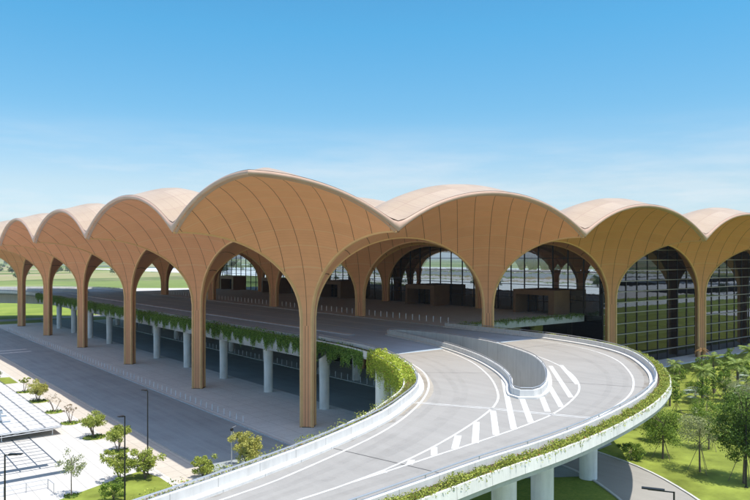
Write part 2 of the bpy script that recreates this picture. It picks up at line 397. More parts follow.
SLOT = cr([(18.9, 5.6), (20.6, 3.4), (21.6, -3), (20.9, -11), (19.2, -17.2), (14.9, -25.8), (11.2, -30.6), (7.2, -34.6), (2.6, -38.4), (-0.6, -40.6), (-2.3, -41.5), (-3.6, -41.8), (-4.3, -41.2), (-4.0, -40.2), (-2.4, -38.6), (0.4, -36.0), (4.6, -30.8), (9.0, -23.8), (12.7, -16), (14.9, -9.7), (17.0, -1.5), (18.2, 4.6)], 1.0)
iN = min(range(len(SLOT)), key=lambda i: SLOT[i][0])
SF = SLOT[:iN+1]; SN = list(reversed(SLOT[iN:]))
YS = -13.0
cut = lambda P, lo: [p for p in P if (p[1] < YS if lo else p[1] >= YS)]
def at_y(P, y):
    for a, b in zip(P, P[1:]):
        if (a[1]-y)*(b[1]-y) <= 0 and a[1] != b[1]:
            t = (y-a[1])/(b[1]-a[1]); return (a[0]+(b[0]-a[0])*t, y)
# the pale part of the ramp (south of the terminal) and the asphalt part (under the roof)
ramp_poly = cut(OUT, True)+[at_y(OUT, YS), at_y(SF, YS)]+cut(SF, True)+list(reversed(cut(SN, True)))[1:]+[at_y(SN, YS), at_y(INN, YS)]+list(reversed(cut(INN, True)))
deck_poly_s = [at_y(INN, YS), at_y(SN, YS)]+list(reversed(cut(SN, False)))+cut(SF, False)[1:]+[at_y(SF, YS), at_y(OUT, YS)]+cut(OUT, False)+[(34.2, 90), (5.2, 90)]+list(reversed(cut(INN, False)))[1:]

road = empty('elevated_road', (0, 0, 0))
tag(road, 'elevated concrete road curving on round piers from the foreground in under the terminal roof', 'elevated road')
def both(build):      # the road is the same at the far end of the terminal
    build(lambda P: P, False); build(mir, True)
def slabs(T, far):
    b = MB(); b.poly(T(ramp_poly), lambda x: rz(x), 2.5); b.build('ramp_surface', M['ramp'], road)
    b = MB(); b.poly(T(deck_poly_s), 11.0); b.build('deck_surface', M['deckasphalt'], road)
    b = MB()
    for poly in (ramp_poly, deck_poly_s):
        b.poly(T(poly), lambda x: rz(x)-1.1, 4)
    # girder box under the middle of the ramp
    b.build('deck_underside', M['conc'], road)
both(slabs)

def sweep(b, path, prof, zf, close=False):
    """prof: (offset to the left of path, height above the road) points"""
    cols = [off(path, o) for o, h in prof]; cols_z = [h for o, h in prof]
    rows = [[(cols[k][i][0], cols[k][i][1], zf(path[i][0])+cols_z[k]) for k in range(len(prof))] for i in range(len(path))]
    D = [0]
    for i in range(1, len(path)): D.append(D[-1]+math.dist(path[i], path[i-1]))
    b.grid(rows, [[(D[i], cols_z[k]) for k in range(len(prof))] for i in range(len(path))])
def edge(T, path, side, flip, trough=True, deep=.0):
    """kerb, parapet wall, rail and planter trough along an edge; side +1: outside is to the left of path"""
    P = T(path); s = side*(-1 if flip else 1)
    f = lambda pr: [(o*s, h) for o, h in pr]
    k = MB(); sweep(k, P, f([(-.45, .0), (-.45, .16), (-.0, .2)]), rz); k.build('kerb', M['whitewall'], road)
    w_ = MB(); sweep(w_, P, f([(0, .0), (0, .72), (.03, .75), (.25, .75), (.28, .72), (.28, .3)]), rz); pw = w_.build('parapet', M['wall'], road)
    r_ = MB()
    r_.tube([(x, y, rz(x)+.98) for x, y in off(P, .14*s)], .05, 6)
    acc = 0; Q = off(P, .14*s)
    for a, c in zip(Q, Q[1:]):
        acc += math.dist(a, c)
        if acc > 4:
            acc = 0; r_.tube([(c[0], c[1], rz(c[0])+.7), (c[0], c[1], rz(c[0])+.98)], .035, 5)
    r_.build('guard_rail', M['steel'], pw)
    if trough:
        t = MB(); sweep(t, P, f([(.28, .28), (1.35, .28)]), rz); t.build('planter_soil', M['soil'], road)
        t = MB(); sweep(t, P, f([(1.35, .2), (1.35, .42), (1.5, .42), (1.56, -.28-deep)]), rz); pb = t.build('planter_box', M['whitewall'], road)
        t = MB(); sweep(t, P, f([(1.5, -.285-deep), (1.44, -.6-deep), (.2, -1.0-deep), (0, -1.1)]), rz); t.build('edge_beam', M['conc'], pb)
i0 = next(i for i, p in enumerate(INN) if p[1] > 4)
INN_A, INN_B = INN[:i0+1], INN[i0:]
def slot_floor(T, far):
    b = MB(); b.poly(T(SLOT), 6.2); b.build('slot_floor', M['asphalt'], road)
both(slot_floor)
def edges(T, far):
    edge(T, OUT, -1, far); edge(T, INN_A, 1, far)
    # the slot between the two lanes: low walls round the opening, the far one a deep girder
    Q = T(SLOT+[SLOT[0]]); k = -1 if far else 1
    w_ = MB(); sweep(w_, Q, [(0, -4.9), (0, .72), (.03*k, .75), (.24*k, .75), (.27*k, .72), (.27*k, .18), (.6*k, .16), (.6*k, 0)], rz)
    pw = w_.build('parapet', M['wall'], road)
    r_ = MB(); Z = off(Q, .13*k); r_.tube([(x, y, rz(x)+.93) for x, y in Z], .045, 6); acc = 0
    for a, c in zip(Z, Z[1:]):
        acc += math.dist(a, c)
        if acc > 3.5: acc = 0; r_.tube([(c[0], c[1], rz(c[0])+.7), (c[0], c[1], rz(c[0])+.93)], .03, 5)
    r_.build('guard_rail', M['steel'], pw)
both(edges)
# straight west edge of the deck: planter trough with a deep fascia, no wall
def westedge(T, far):
    P = T(INN_B); s = -1 if far else 1
    t = MB(); sweep(t, P, [(-.3*s, 0), (-.3*s, .16), (.0, .2), (0.02*s, .45), (.25*s, .45), (.27*s, .05), (1.35*s, .05), (1.35*s, .25), (1.5*s, .25), (1.5*s, -1.9), (1.2*s, -2.6), (.1*s, -2.6), (-3*s, -1.1)], rz)
    t.build('planter_box', M['conc'], road)
both(westedge)

# parapet along the outer forecourt gap is part of OUT; the forecourt slab itself:
def forecourt(T, far):
    b = MB(); pts = [(34.2, 9), (74, 9), (74, 90), (34.2, 90)]
    b.poly(T(pts), 11.16); b.build('forecourt_paving', M['sidewalk'], road)
    y0, y1 = (9, 90) if not far else (90, 171)
    b = MB(); b.box(34.2, 74, y0, y1, 9.9, 11.155)
    b.build('forecourt_slab', M['conc'], road)
    yy = 9-1.4 if not far else 171
    b = MB(); b.box(36.5, 73.8, yy, yy+1.4, 9.9, 11.25); b.build('planter_box', M['parapet'], road)
both(forecourt)

# painted lines
def ribbon(b, P, wd, dz=.010):
    L_, R_ = off(P, wd/2), off(P, -wd/2)
    b.grid([[(a[0], a[1], rz(a[0])+dz), (c[0], c[1], rz(c[0])+dz)] for a, c in zip(L_, R_)])
def lines(T, far):
    def ln(P, wd=.19, step=1.5):
        b = MB(); ribbon(b, T(cr(P, step)), wd); b.build('lane_line', M['paint'], road)
    ln([(-60, -48.4), (-45, -47.6), (-35.1, -47.0), (-30.0, -46.0), (-21.7, -43.0), (-14.8, -38.9), (-8.2, -33.4), (-2.9, -27.3), (0.6, -21.5), (2.6, -16.5)])
    ln([(-60, -50.6), (-45, -50.2), (-32.5, -50.0), (-29.1, -49.8), (-26.3, -49.4), (-21.6, -48.1), (-16.1, -45.9), (-10.7, -43.2), (-7.2, -41.0), (-3.7, -37.9), (1.5, -32.2), (6.8, -25.0), (10.4, -18.5), (12.6, -13.5)])
    ln([(-29.1, -49.8), (-26.5, -49.7), (-22.6, -49.4), (-17.6, -48.9), (-12.0, -48.0), (-6.2, -46.5), (2.0, -42.6), (8.1, -37.8), (13.4, -31.9), (17.5, -25.5), (20.2, -19)])
    ln([(-60, -53.4), (-40, -53.2), (-29.3, -52.9), (-19.5, -52.4), (-11.9, -51.2), (-5.2, -49.6), (3.2, -46.8), (9.4, -43.6), (15.5, -39.4), (22.6, -33.2), (27.6, -26.5), (30.2, -20), (31.6, -12)])
    for o in (-.22, .22):
        ln([(-12.9+o, -36.9), (-9.7+o, -42.3), (-7.9+o, -46.0), (-6.0+o, -49.7)], .16, 4)
    bars = [((-26.3, -49.5), (-26.6, -49.7)), ((-23.8, -49.0), (-24.5, -49.6)), ((-20.9, -47.9), (-22.2, -49.3)), ((-17.7, -46.9), (-20.2, -49.1)), ((-13.9, -45.0), (-18.2, -49.0)),
            ((-10.0, -43.1), (-15.6, -48.5)), ((3.0, -32.6), (-13.4, -48.2)), ((-3.4, -40.4), (-10.9, -47.7)), ((-1.2, -40.8), (-6.9, -46.1)),
            ((2.7, -38.7), (-4.6, -45.7)), ((12.6, -31.2), (-.6, -43.7)), ((14.0, -31.6), (5.2, -40.2))]
    b = MB()
    for a, c in bars:
        ribbon(b, T([a, ((a[0]+c[0])/2, (a[1]+c[1])/2), c]), .47 if math.dist(a, c) > 3 else .42, .004)
    b.build('gore_hatching', M['paint'], road)
    b = MB()
    for P in ([(-60, -52.9), (-29, -52.2), (-19, -51.7), (-11.5, -50.5), (-4.5, -48.9), (3.5, -45.9), (10, -42.4), (16, -38), (22.2, -31.6), (26.4, -25), (28.6, -17), (29.2, -13)], [(-60, -51.4), (-29, -50.9), (-19, -50.4), (-11, -49.3), (-4, -47.7), (3, -44.8), (9, -41.2), (14.8, -36.6), (20.4, -30.2), (24.3, -23.6), (26.2, -16), (26.6, -13)],
              [(-60, -49.7), (-34, -48.9), (-24, -46.6), (-15.5, -42.6), (-8, -37), (-2, -29.5), (2.3, -22), (5, -13)], [(-60, -48.9), (-34.5, -48.0), (-24.5, -45.4), (-16.3, -41.2), (-9, -35.6), (-3.4, -28.4), (.8, -20.9), (3.7, -13.5)], [(-30, -48.6), (-22, -46.5), (-13.5, -42), (-6, -36), (.4, -28.2), (4.6, -20.5), (7, -13)]):
        ribbon(b, T(cr(P, 1.5)), .55, .003)
    b.build('tyre_wear', M['wear'], road)
    b = MB()
    for P in ([(-26, -43.6), (-24, -53.2)], [(-2.6, -25.2), (4.2, -30.8)], [(18.5, -18.8), (32.8, -19)], [(2.6, -13.8), (13.8, -14.2)], [(4.2, -36.8), (9, -45.6)]):
        ribbon(b, T([P[0], ((P[0][0]+P[1][0])/2, (P[0][1]+P[1][1])/2), P[1]]), .09, .004)
    b.build('expansion_joint', M['joint'], road)
    for P, o0, o1 in ((INN_A, -.5, -.9), (OUT, .46, .95)):
        q_ = -1 if far else 1
        b = MB(); sweep(b, T(P), [(o0*q_, .006), (o1*q_, .006)], rz); b.build('kerb_dirt', M['dirt'], road)
    # beige gutter strip beside the inner kerb
    b = MB(); sweep(b, T(INN_A), [(-.45, .004), (-1.35, .004)] if not far else [(1.35, .004), (.45, .004)], rz); b.build('gutter_strip', M['gutter'], road)
both(lines)
b = MB()
for x in (13.4, ):
    b.box(x-.55, x+.55, 8, 172, 11.0, 11.14)
b.build('median_kerb', M['sidewalk'], road)
for x in (8.6, 12.5, 14.3, 20.6, 27.2, 33.2):
    b = MB(); b.box(x-.09, x+.09, 7, 173, 11.002, 11.008); b.build('lane_line', M['paint'], road)

# piers
def pier(r0, r1, h):
    b = MB(); n = 28; zs = [0, .3, h*.45, h*.8, h-.4, h]; rs = [r0, r0, r0*1.02, r0+(r1-r0)*.4, r1, r1*1.04]
    rows = [[(rs[k]*math.cos(2*math.pi*i/n), rs[k]*math.sin(2*math.pi*i/n), zs[k]) for i in range(n+1)] for k in range(6)]
    b.grid(rows); return b
pm = pier(.75, .98, 9.95).build('pier', M['pier'], road, True); pm.location = (8, 7.9, 0)
pts = [(8, 7.9+17.3*k) for k in range(-1, 10)]+[(27, 8+17.3*k) for k in range(0, 10)]
for x, y in pts:
    if (x, y) == (8, 7.9): continue
    c = pm.copy(); C.objects.link(c); c.location = (x, y, 0)
big = pier(.92, .98, 9.95).build('pier', M['pier'], road, True); big.location = (11.2, -37.2, 0)
for x, y in [(-5.2, -44.2), (-12.2, -46.2), (24.5, -26.0), (29.5, -10), (2.0, -14), (4.5, -23.5)]:
    c = big.copy(); C.objects.link(c); c.location = (x, y, 0)
low = pier(.92, .98, 8.3).build('pier', M['pier'], road, True); low.location = (-42, -50, 0)
lw2 = pier(.92, .98, 9.4).build('pier', M['pier'], road, True); lw2.location = (-25, -48.5, 0)

# ------------------------------------------------------------------ terminal
Z0, BB, RR, TR = 15.2, 16.35, 604.4, 1.2
OV = 19.3
def ell(u, v):
    q = 1-((18-u)**2+(18-v)**2)/RR
    return Z0+BB*math.sqrt(max(0, q))
term = empty('airport_terminal', (0, 0, 0))
tag(term, 'large airport terminal with scalloped vaulted roof on slender ochre tree columns and dark glass walls', 'airport terminal')
def canopy_mesh(ew, ee, es, en):
    b = MB(); NS, NT = 18, 18
    for sx_, eu in ((-1, ew), (1, ee)):
        for sy_, ev in ((-1, es), (1, en)):
            rows, uvs = [], []
            for i in range(NS+1):
                s = i/NS
                p0 = V((TR*(1-s), TR*s)); p1 = V((eu, ev*2*s)) if s <= .5 else V((eu*2*(1-s), ev))
                row = [(p0.x*sx_*.98, p0.y*sy_*.98, 0), (p0.x*sx_, p0.y*sy_, 12)]; vv = [(s, 0), (s, 12)]; prev = None; L = 12
                for k in range(NT+1):
                    t = (k/NT)**1.75; p = p0.lerp(p1, t); q = V((p.x, p.y, ell(p.x, p.y)))
                    L += (q-prev).length if prev else q.z-12
                    prev = q; row.append((p.x*sx_, p.y*sy_, q.z)); vv.append((s, L))
                rows.append(row); uvs.append(vv)
            b.grid(rows, uvs, flip=(sx_*sy_ > 0))
    return b
def rib_mesh(ew, ee, es, en):
    b = MB()
    for dx, dy, e in ((-1, 0, ew), (1, 0, ee), (0, -1, es), (0, 1, en)):
        path = [(TR, 0)]*3+[(TR+(e-TR)*(k/26)**1.9, 0) for k in range(0, 27)]
        path = [(TR, 0.01), (TR, 8), (TR, 12)]+[(u, ell(u, 0)) for u, z in path[3:]]
        rows = []
        for i, (u, z) in enumerate(path):
            a = path[max(0, i-1)]; c = path[min(len(path)-1, i+1)]
            t = V((c[0]-a[0], c[1]-a[1])).normalized(); n = V((t.y, -t.x))   # away from the surface: outward and down
            row = []
            for lat, d in ((-.24, -.26), (-.16, .06), (.16, .06), (.24, -.26)):
                uu, zz = u+n.x*d, z+n.y*d
                row.append((dx*uu-dy*lat, dy*uu+dx*lat, zz))
            rows.append(row)
        b.grid(rows)
    return b
def shell_mesh(ew, ee, es, en):
    """upper roof skin: thin at the free edges, thick further in"""
    b = MB(); n = 15
    ow, oe, os_, on = ew > 18.1, ee > 18.1, es > 18.1, en > 18.1
    def top(x, y):
        d = 99
        if ow: d = min(d, x+ew)
        if oe: d = min(d, ee-x)
        if os_: d = min(d, y+es)
        if on: d = min(d, en-y)
        t = min(1, max(0, d/7)); t = t*t*(3-2*t)
        u, v = math.sqrt(x*x+1.3), math.sqrt(y*y+1.3)
        return max(ell(min(u, 19.5), min(v, 19.5)), 24.2)+.55+1.75*t
    def ax(lo, hi):
        f = lambda k: math.copysign(abs(k)**1.0, k)
        return [-lo*(1-k/n) for k in range(n)]+[hi*k/n for k in range(n+1)]
    X, Y = ax(ew, ee), ax(es, en)
    b.grid([[(x, y, top(x, y)) for x in X] for y in Y])
    return b, top, X, Y
def edge_mesh(ew, ee, es, en, top):
    b = MB()
    def run(pts, nx, ny, c0, c1):
        rows = []; n = len(pts)-1
        for i, (x, y) in enumerate(pts):
            zs = ell(abs(x), abs(y)); zt = top(x, y); row = []
            for o, h in ((-.5, -.12), (-.05, -.02), (.16, .12), (.24, .45), (.14, .85), (-.25, 1.02)):
                m = -o if (i == 0 and c0) else o if (i == n and c1) else 0     # mitre at a free corner
                row.append((x+nx*o+(m if nx == 0 else 0), y+ny*o+(m if ny == 0 else 0), zs+(zt-zs)*h))
            rows.append(row)
        b.grid(rows)
    ow, oe, os_, on = ew > 18.1, ee > 18.1, es > 18.1, en > 18.1
    f = lambda lo, hi: [-lo+(hi+lo)*k/56 for k in range(57)]
    if ew > 18.1: run([(-ew, y) for y in f(es, en)], -1, 0, os_, on)
    if ee > 18.1: run([(ee, y) for y in f(es, en)], 1, 0, os_, on)
    if es > 18.1: run([(x, -es) for x in f(ew, ee)], 0, -1, ow, oe)
    if en > 18.1: run([(x, en) for x in f(ew, ee)], 0, 1, ow, oe)
    return b
cache = {}
NI, NJ = 6, 7
for i in range(NI):
    for j in range(NJ):
        key = (OV if j == 0 else 18.0, OV if j == NJ-1 else 18.0, OV if i == 0 else 18.0, OV if i == NI-1 else 18.0)
        loc = (36*j, 36*i, 0)
        if key not in cache:
            col = canopy_mesh(*key).build('tree_column', M['soffit'], term, True)
            kids = [rib_mesh(*key).build('arch_trim', M['trim'], col)]
            sh, top, X, Y = shell_mesh(*key); kids.append(sh.build('roof_shell', M['roof'], col, True))
            em = edge_mesh(*key, top)
            if em.f: kids.append(em.build('roof_edge', M['edge'], col, True))
            bp = MB(); q = TR+.14
            bp.grid([[(q, 0, z), (0, q, z), (-q, 0, z), (0, -q, z), (q, 0, z)] for z in (.0, .22)]); kids.append(bp.build('base_plate', M['base'], col))
            cache[key] = col; col.location = loc
        else:
            src = cache[key]; col = src.copy(); C.objects.link(col); col.location = loc
            for k in list(src.children):
                c = k.copy(); C.objects.link(c); c.parent = col

# glass walls, one per bay
def glass_wall(p0, dirv, nrm, length, zb, inset, phase, gl, fins, finm):
    """a plane of glass under the vault; phase(s) gives the distance along the column line from the nearest column"""
    d, n = V(dirv), V(nrm); P0 = V(p0)
    S = [length*k/36 for k in range(37)]
    tops = [ell(inset, max(.0, phase(s)))+.35 for s in S]
    b = MB()
    b.grid([[P0+d*s+V((0, 0, zb)) for s in S], [P0+d*s+V((0, 0, t)) for s, t in zip(S, tops)]], flip=True)
    gw = b.build('glass_wall', gl, term)
    m_ = MB()
    def lbox(s0, s1, o0, o1, z0, z1):
        pts = [P0+d*s+n*o+V((0, 0, z)) for z in (z0, z1) for o in (o0, o1) for s in (s0, s1)]
        k = len(m_.v); m_.v += [tuple(p) for p in pts]
        for q in ((0, 2, 3, 1), (4, 5, 7, 6), (0, 1, 5, 4), (2, 6, 7, 3), (0, 4, 6, 2), (1, 3, 7, 5)):
            m_.f.append(tuple(k+a for a in q)); m_.uv.append([(0, 0)]*4)
    nm = max(1, round(length/4)); 
    for k in range(nm+1):
        s = min(length-.05, max(.05, length*k/nm)); z1 = ell(inset, max(0, phase(s)))
        lbox(s-.09, s+.09, -.1, .14, zb, z1)
    m_.build('mullion', M['mullion'], gw)
    m_ = MB()
    z = zb+fins
    while z < 31:
        ok = [s for s in [length*k/120 for k in range(121)] if ell(inset, max(0, phase(s))) > z+.15]
        if len(ok) > 2: lbox(ok[0], ok[-1], -.05, .16 if finm == M['mullion'] else .38, z-.07, z+.07)
        z += fins
    m_.build('sun_fin' if finm == M['fin'] else 'transom', finm, gw)
ph = lambda s0: (lambda s: abs(((s+s0+18) % 36)-18))
for i in range(5):       # towards the forecourt
    glass_wall((74.2, 36*i+(4 if i == 0 else 0), 11.16*0), (0, 1, 0), (-1, 0, 0), 36-(4 if i == 0 else 0), 11.2, 2.2, ph(36*i+(4 if i == 0 else 0)), M['glass'], 3.0, M['mullion'])
glass_wall((74.2, 180, 0), (0, 1, 0), (-1, 0, 0), 6, 11.2, 2.2, ph(180), M['glass'], 3.0, M['mullion'])
for j in range(2, 6):    # south front
    x0 = 36*j+(2.2 if j == 2 else 0)
    glass_wall((x0, 3.4, 0), (1, 0, 0), (0, -1, 0), 36*(j+1)-x0, .3, 3.4, ph(x0), M['glassfront'], 2.25, M['fin'])
b = MB(); b.face([(74.25, 3.4, .2), (74.25, 11, .2), (74.25, 11, 11.1), (74.25, 3.4, 11.1)]); lw_ = b.build('glass_wall', M['glassfront'], term)
# lower hall under the deck, floors, near-black blocks added to keep the hall dark
b = MB(); b.face([(38, 11, .1), (74.2, 11, .1), (74.2, 11, 9.9), (38, 11, 9.9)]); b.face([(38, 11, .1), (38, 11, 9.9), (38, 169, 9.9), (38, 169, .1)]); b.build('lower_glass_wall', M['glassfront'], term)
b = MB(); b.box(75, 233, 4.2, 184, 10.6, 11.1); b.build('hall_floor', M['floor'], term)
b = MB(); b.box(79, 233, 8, 184, 5.3, 5.7); b.build('mezzanine_floor', M['floor'], term)
b = MB(); b.box(112, 150, 16, 168, 0, 19); b.build('dark_infill_block', M['dark'], term)
b = MB(); b.box(150.1, 234, 9, 46, 0, 24.5); b.box(150.1, 234, 46.1, 168, 0, 15); b.build('dark_infill_block', M['dark'], term)
for k, (x, y, sx2, sy2, h) in enumerate([(84, 30, 4, 10, 3.2), (84, 62, 4, 12, 3.4), (86, 100, 4, 12, 3), (84, 132, 4, 10, 3.2), (92, 18, 10, 3, 3.4), (98, 48, 5, 10, 4)]):
    b = MB(); b.box(x, x+sx2, y, y+sy2, 11.1, 11.1+h*.8); b.box(x-.3, x+sx2+.3, y-.3, y+sy2+.3, 11.1+h*.8+.002, 11.1+h); b.build('counter_island', M['floor'], term)
b = MB(); b.box(93, 111.9, 12, 166, 15.6, 16.1); gal = b.build('gallery_floor', M['floor'], term)
b = MB(); b.box(92.9, 92.98, 12, 166, 16.1, 17.2); b.build('gallery_balustrade', M['sidewalk'], gal)
b = MB()
for k in range(11): b.box(90, 91, 18+14*k, 24+14*k, 14.2, 15.3)
b.build('sign_board', M['slate'], gal)
# entrance portals: boxes of brown cladding standing out of the glass
for yc in (17, 54, 95, 132, 165):
    b = MB(); x0, x1, w2, h = 68.6, 74.0, 5.6, 5.2
    b.box(x0, x1, yc-w2, yc-w2+1.5, 11.165, 11.165+h); b.box(x0, x1, yc+w2-.8, yc+w2, 11.165, 11.165+h); b.box(x0, x1, yc-w2+1.502, yc+w2-.802, 11.165+h-1.1, 11.165+h-.003)
    p = b.build('entrance_portal', M['brown'], term)
    b = MB(); b.face([(x1-1.5, yc-w2+1.5, 11.17), (x1-1.5, yc-w2+1.5, 15.2), (x1-1.5, yc+w2-.8, 15.2), (x1-1.5, yc+w2-.8, 11.17)]); b.build('door_glass', M['glass'], p)
    b = MB()
    for k in range(5):
        y = yc-w2+1.6+k*2.1; b.box(x1-1.66, x1-1.52, y-.07, y+.07, 11.17, 15.2)
    b.box(x1-1.66, x1-1.54, yc-w2+1.5, yc+w2-.8, 13.6, 13.75)
    b.build('door_frame', M['mullion'], p)

# ------------------------------------------------------------------ ground and roads
b = MB(); q = 9000
b.face([(-q, -q, -.03), (q, -q, -.03), (q, q, -.03), (-q, q, -.03)]); structure(b.build('ground', M['ground']))
world0 = lambda X, Y: (-52.18+X*.7873+Y*.6167, -81.56-X*.6167+Y*.7873)
def sheet(name, pts, z, m):
    b = MB(); b.poly(pts, z); return structure(b.build(name, m))
sheet('plaza', [(-140, -14), (-19.6, -14), (-19.6, 150), (-140, 150)], .004, M['plaza'])
sheet('pavement', [(-23.6, -40), (-19.55, -40), (-19.55, 190), (-23.6, 190)], .009, M['beige'])
sheet('lower_road', [(-19.5, -70), (-7, -70), (-7, 260), (-19.5, 260)], .004, M['asphalt'])
b = MB(); b.box(-6.6, 10.2, -18, 190, -.02, .13); structure(b.build('lower_pavement', M['paving']))
b = MB(); b.box(-7, -6.602, -18, 190, -.02, .15); structure(b.build('kerb', M['parapet']))
b = MB(); b.box(-19.548, -19.5, -40, 190, -.02, .09); structure(b.build('kerb', M['beige']))
UR = cr([(17.7, 200), (17.7, 100), (17.7, 0), (17.6, -22), (17.0, -30), (15.4, -37), (12.6, -42.6), (8.4, -48.5), (2, -55), (-8, -64)], 2)
wl = [7.4 if p[1] > -12 else max(3.6, 7.4-3.8*min(1, (-12-p[1])/14)) for p in UR]
b = MB(); b.grid([[(off(UR, wl[i])[i][0], off(UR, wl[i])[i][1], .008), (off(UR, -wl[i])[i][0], off(UR, -wl[i])[i][1], .008)] for i in range(len(UR))]); 
ur_low = b
UA = [k for k in range(len(UR)) if UR[k][1] > -14]; UB = [k for k in range(len(UR)) if UR[k][1] <= -12]
for ks, m, nm in ((UA, M['asphalt'], 'service_road'), (UB, M['ramp'], 'service_road')):
    b = MB(); b.grid([[(off(UR, wl[k])[k][0], off(UR, wl[k])[k][1], .008+(.004 if ks is UB else 0)), (off(UR, -wl[k])[k][0], off(UR, -wl[k])[k][1], .008+(.004 if ks is UB else 0))] for k in ks]); structure(b.build(nm, m))
b = MB()
for sgn in (1, -1):
    for k in UB[:-1]:
        L0, L1 = off(UR, sgn*wl[k]), off(UR, sgn*(wl[k]+.25)); k2 = k+1
        M0, M1 = off(UR, sgn*wl[k2]), off(UR, sgn*(wl[k2]+.25))
        b.face([(*L0[k], .12), (*M0[k2], .12), (*M1[k2], .12), (*L1[k], .12)]); b.face([(*L0[k], -.01), (*M0[k2], -.01), (*M0[k2], .12), (*L0[k], .12)]); b.face([(*L1[k], -.01), (*M1[k2], -.01), (*M1[k2], .12), (*L1[k], .12)])
structure(b.build('kerb', M['parapet']))
b = MB(); b.box(25.3, 38, -8, 188, -.02, .14); structure(b.build('arrivals_pavement', M['paving']))
b = MB(); b.box(72, 240, -2.4, 3.3, -.02, .25); structure(b.build('building_apron', M['sidewalk']))
sheet('lawn', [(-60, -60), (-24.4, -60), (-24.4, -9.0), (-25.2, -5.6), (-27, -6.3), (-30.2, -7.8), (-34.4, -9.8), (-38, -11.2), (-60, -19)], .014, M['lawn'])
sheet('verge', [(-28.5, 62), (-24.1, 62), (-24.1, 70), (-26.4, 70.5), (-36, 70), (-36, 62)], .012, M['lawn'])
sheet('lawn', [(10.5, -70), (14, -46), (22, -34), (26, -12), (26, -9), (72, -2.5), (240, -2.5), (240, -130), (10, -130)], -.012, M['lawn'])
sheet('painted_shadow_strip', [(-60, 2.6), (-32.6, 2.6), (-32.6, 3.6), (-60, 3.6)], .010, M['slate'])  # bars of shadow on the plaza, painted as flat dark strips
sheet('painted_shadow_strip', [(-60, -1.7), (-31.6, -1.2), (-31.6, -.1), (-60, -.6)], .010, M['slate'])
b = MB()
for k in range(11):
    y = 2+k*1.55; b.box(-60, -31.5, y-.09, y+.09, .012, .016)
for k in range(10):
    x = -31.6-k*2.0; b.box(x-.07, x+.07, 1.9, 17.6, .017, .020)
structure(b.build('paving_joints', M['slate']))
sheet('service_yard', [(10, -33), (25, -31), (32, -24), (35, -12), (38, 11), (10, 11)], .006, M['asphalt'])
sheet('service_road', [(2.5, -11), (2.5, -31), (13.5, -38), (17, -30), (17, -11)], .0105, M['asphalt'])
sheet('airport_apron', [(236, -60), (236, 300), (330, 300), (330, -60)], .0, M['sidewalk'])
sheet('airport_apron', [(390, -400), (390, 1500), (800, 1500), (800, -400)], .0, M['sidewalk'])
sheet('taxiway', [(560, -900), (600, -900), (600, 2600), (560, 2600)], .01, M['slate'])
sheet('runway', [(1050, -2000), (1180, -2000), (1180, 3500), (1050, 3500)], .0, M['sidewalk'])
sheet('far_road', [world0(-330, 492), world0(-95, 492), world0(-95, 540), world0(-330, 540)], .0, M['plaza'])
for k, (x0, x1, m) in enumerate([(-330, -160, 'paving'), (-420, -350, 'plaza'), (-640, -470, 'asphalt'), (-900, -700, 'plaza')]):  # unseen ground strips added for the bands mirrored in the hall glass
    sheet('reflection_strip', [(x0, -300), (x0, 1400), (x1, 1400), (x1, -300)], .0, M[m])
for k, (y0, y1, m) in enumerate([(-120, -100, 'paving'), (-190, -140, 'plaza'), (-320, -240, 'asphalt'), (-520, -380, 'paving')]):  # more unseen strips, added for reflections in the south front
    sheet('reflection_strip', [(60, y0), (900, y0), (900, y1), (60, y1)], .0, M[m])
sheet('far_road', [(-60, 204), (60, 204), (60, 214), (-60, 214)], .01, M['ramp'])
sheet('crossing', [(-19, 108), (-12, 108), (-12, 109.6), (-19, 109.6)], .010, M['paint'])
sheet('crossing', [(-19, 113), (-12, 113), (-12, 114.6), (-19, 114.6)], .010, M['paint'])
# low hills on the skyline
b = MB(); n = 160; A0 = math.atan2(.7873, .6167)
rows = [[], [], []]
for k in range(n+1):
    a = A0-1.2+2.4*k/n; h = 6+.55*max(0, 26*math.sin(a*5+1)+14*math.sin(a*13)+8*math.sin(a*29+2))*.9
    if a > A0+.38: h += 14*max(0, math.sin((a-A0-.38)*9))
    for r_, (D, z) in enumerate(((3300, -.5), (3700, h), (4200, -.5))): rows[r_].append((D*math.cos(a), D*math.sin(a), z))
b.grid(rows); structure(b.build('hills', M['farleaf'] and M['ground']))

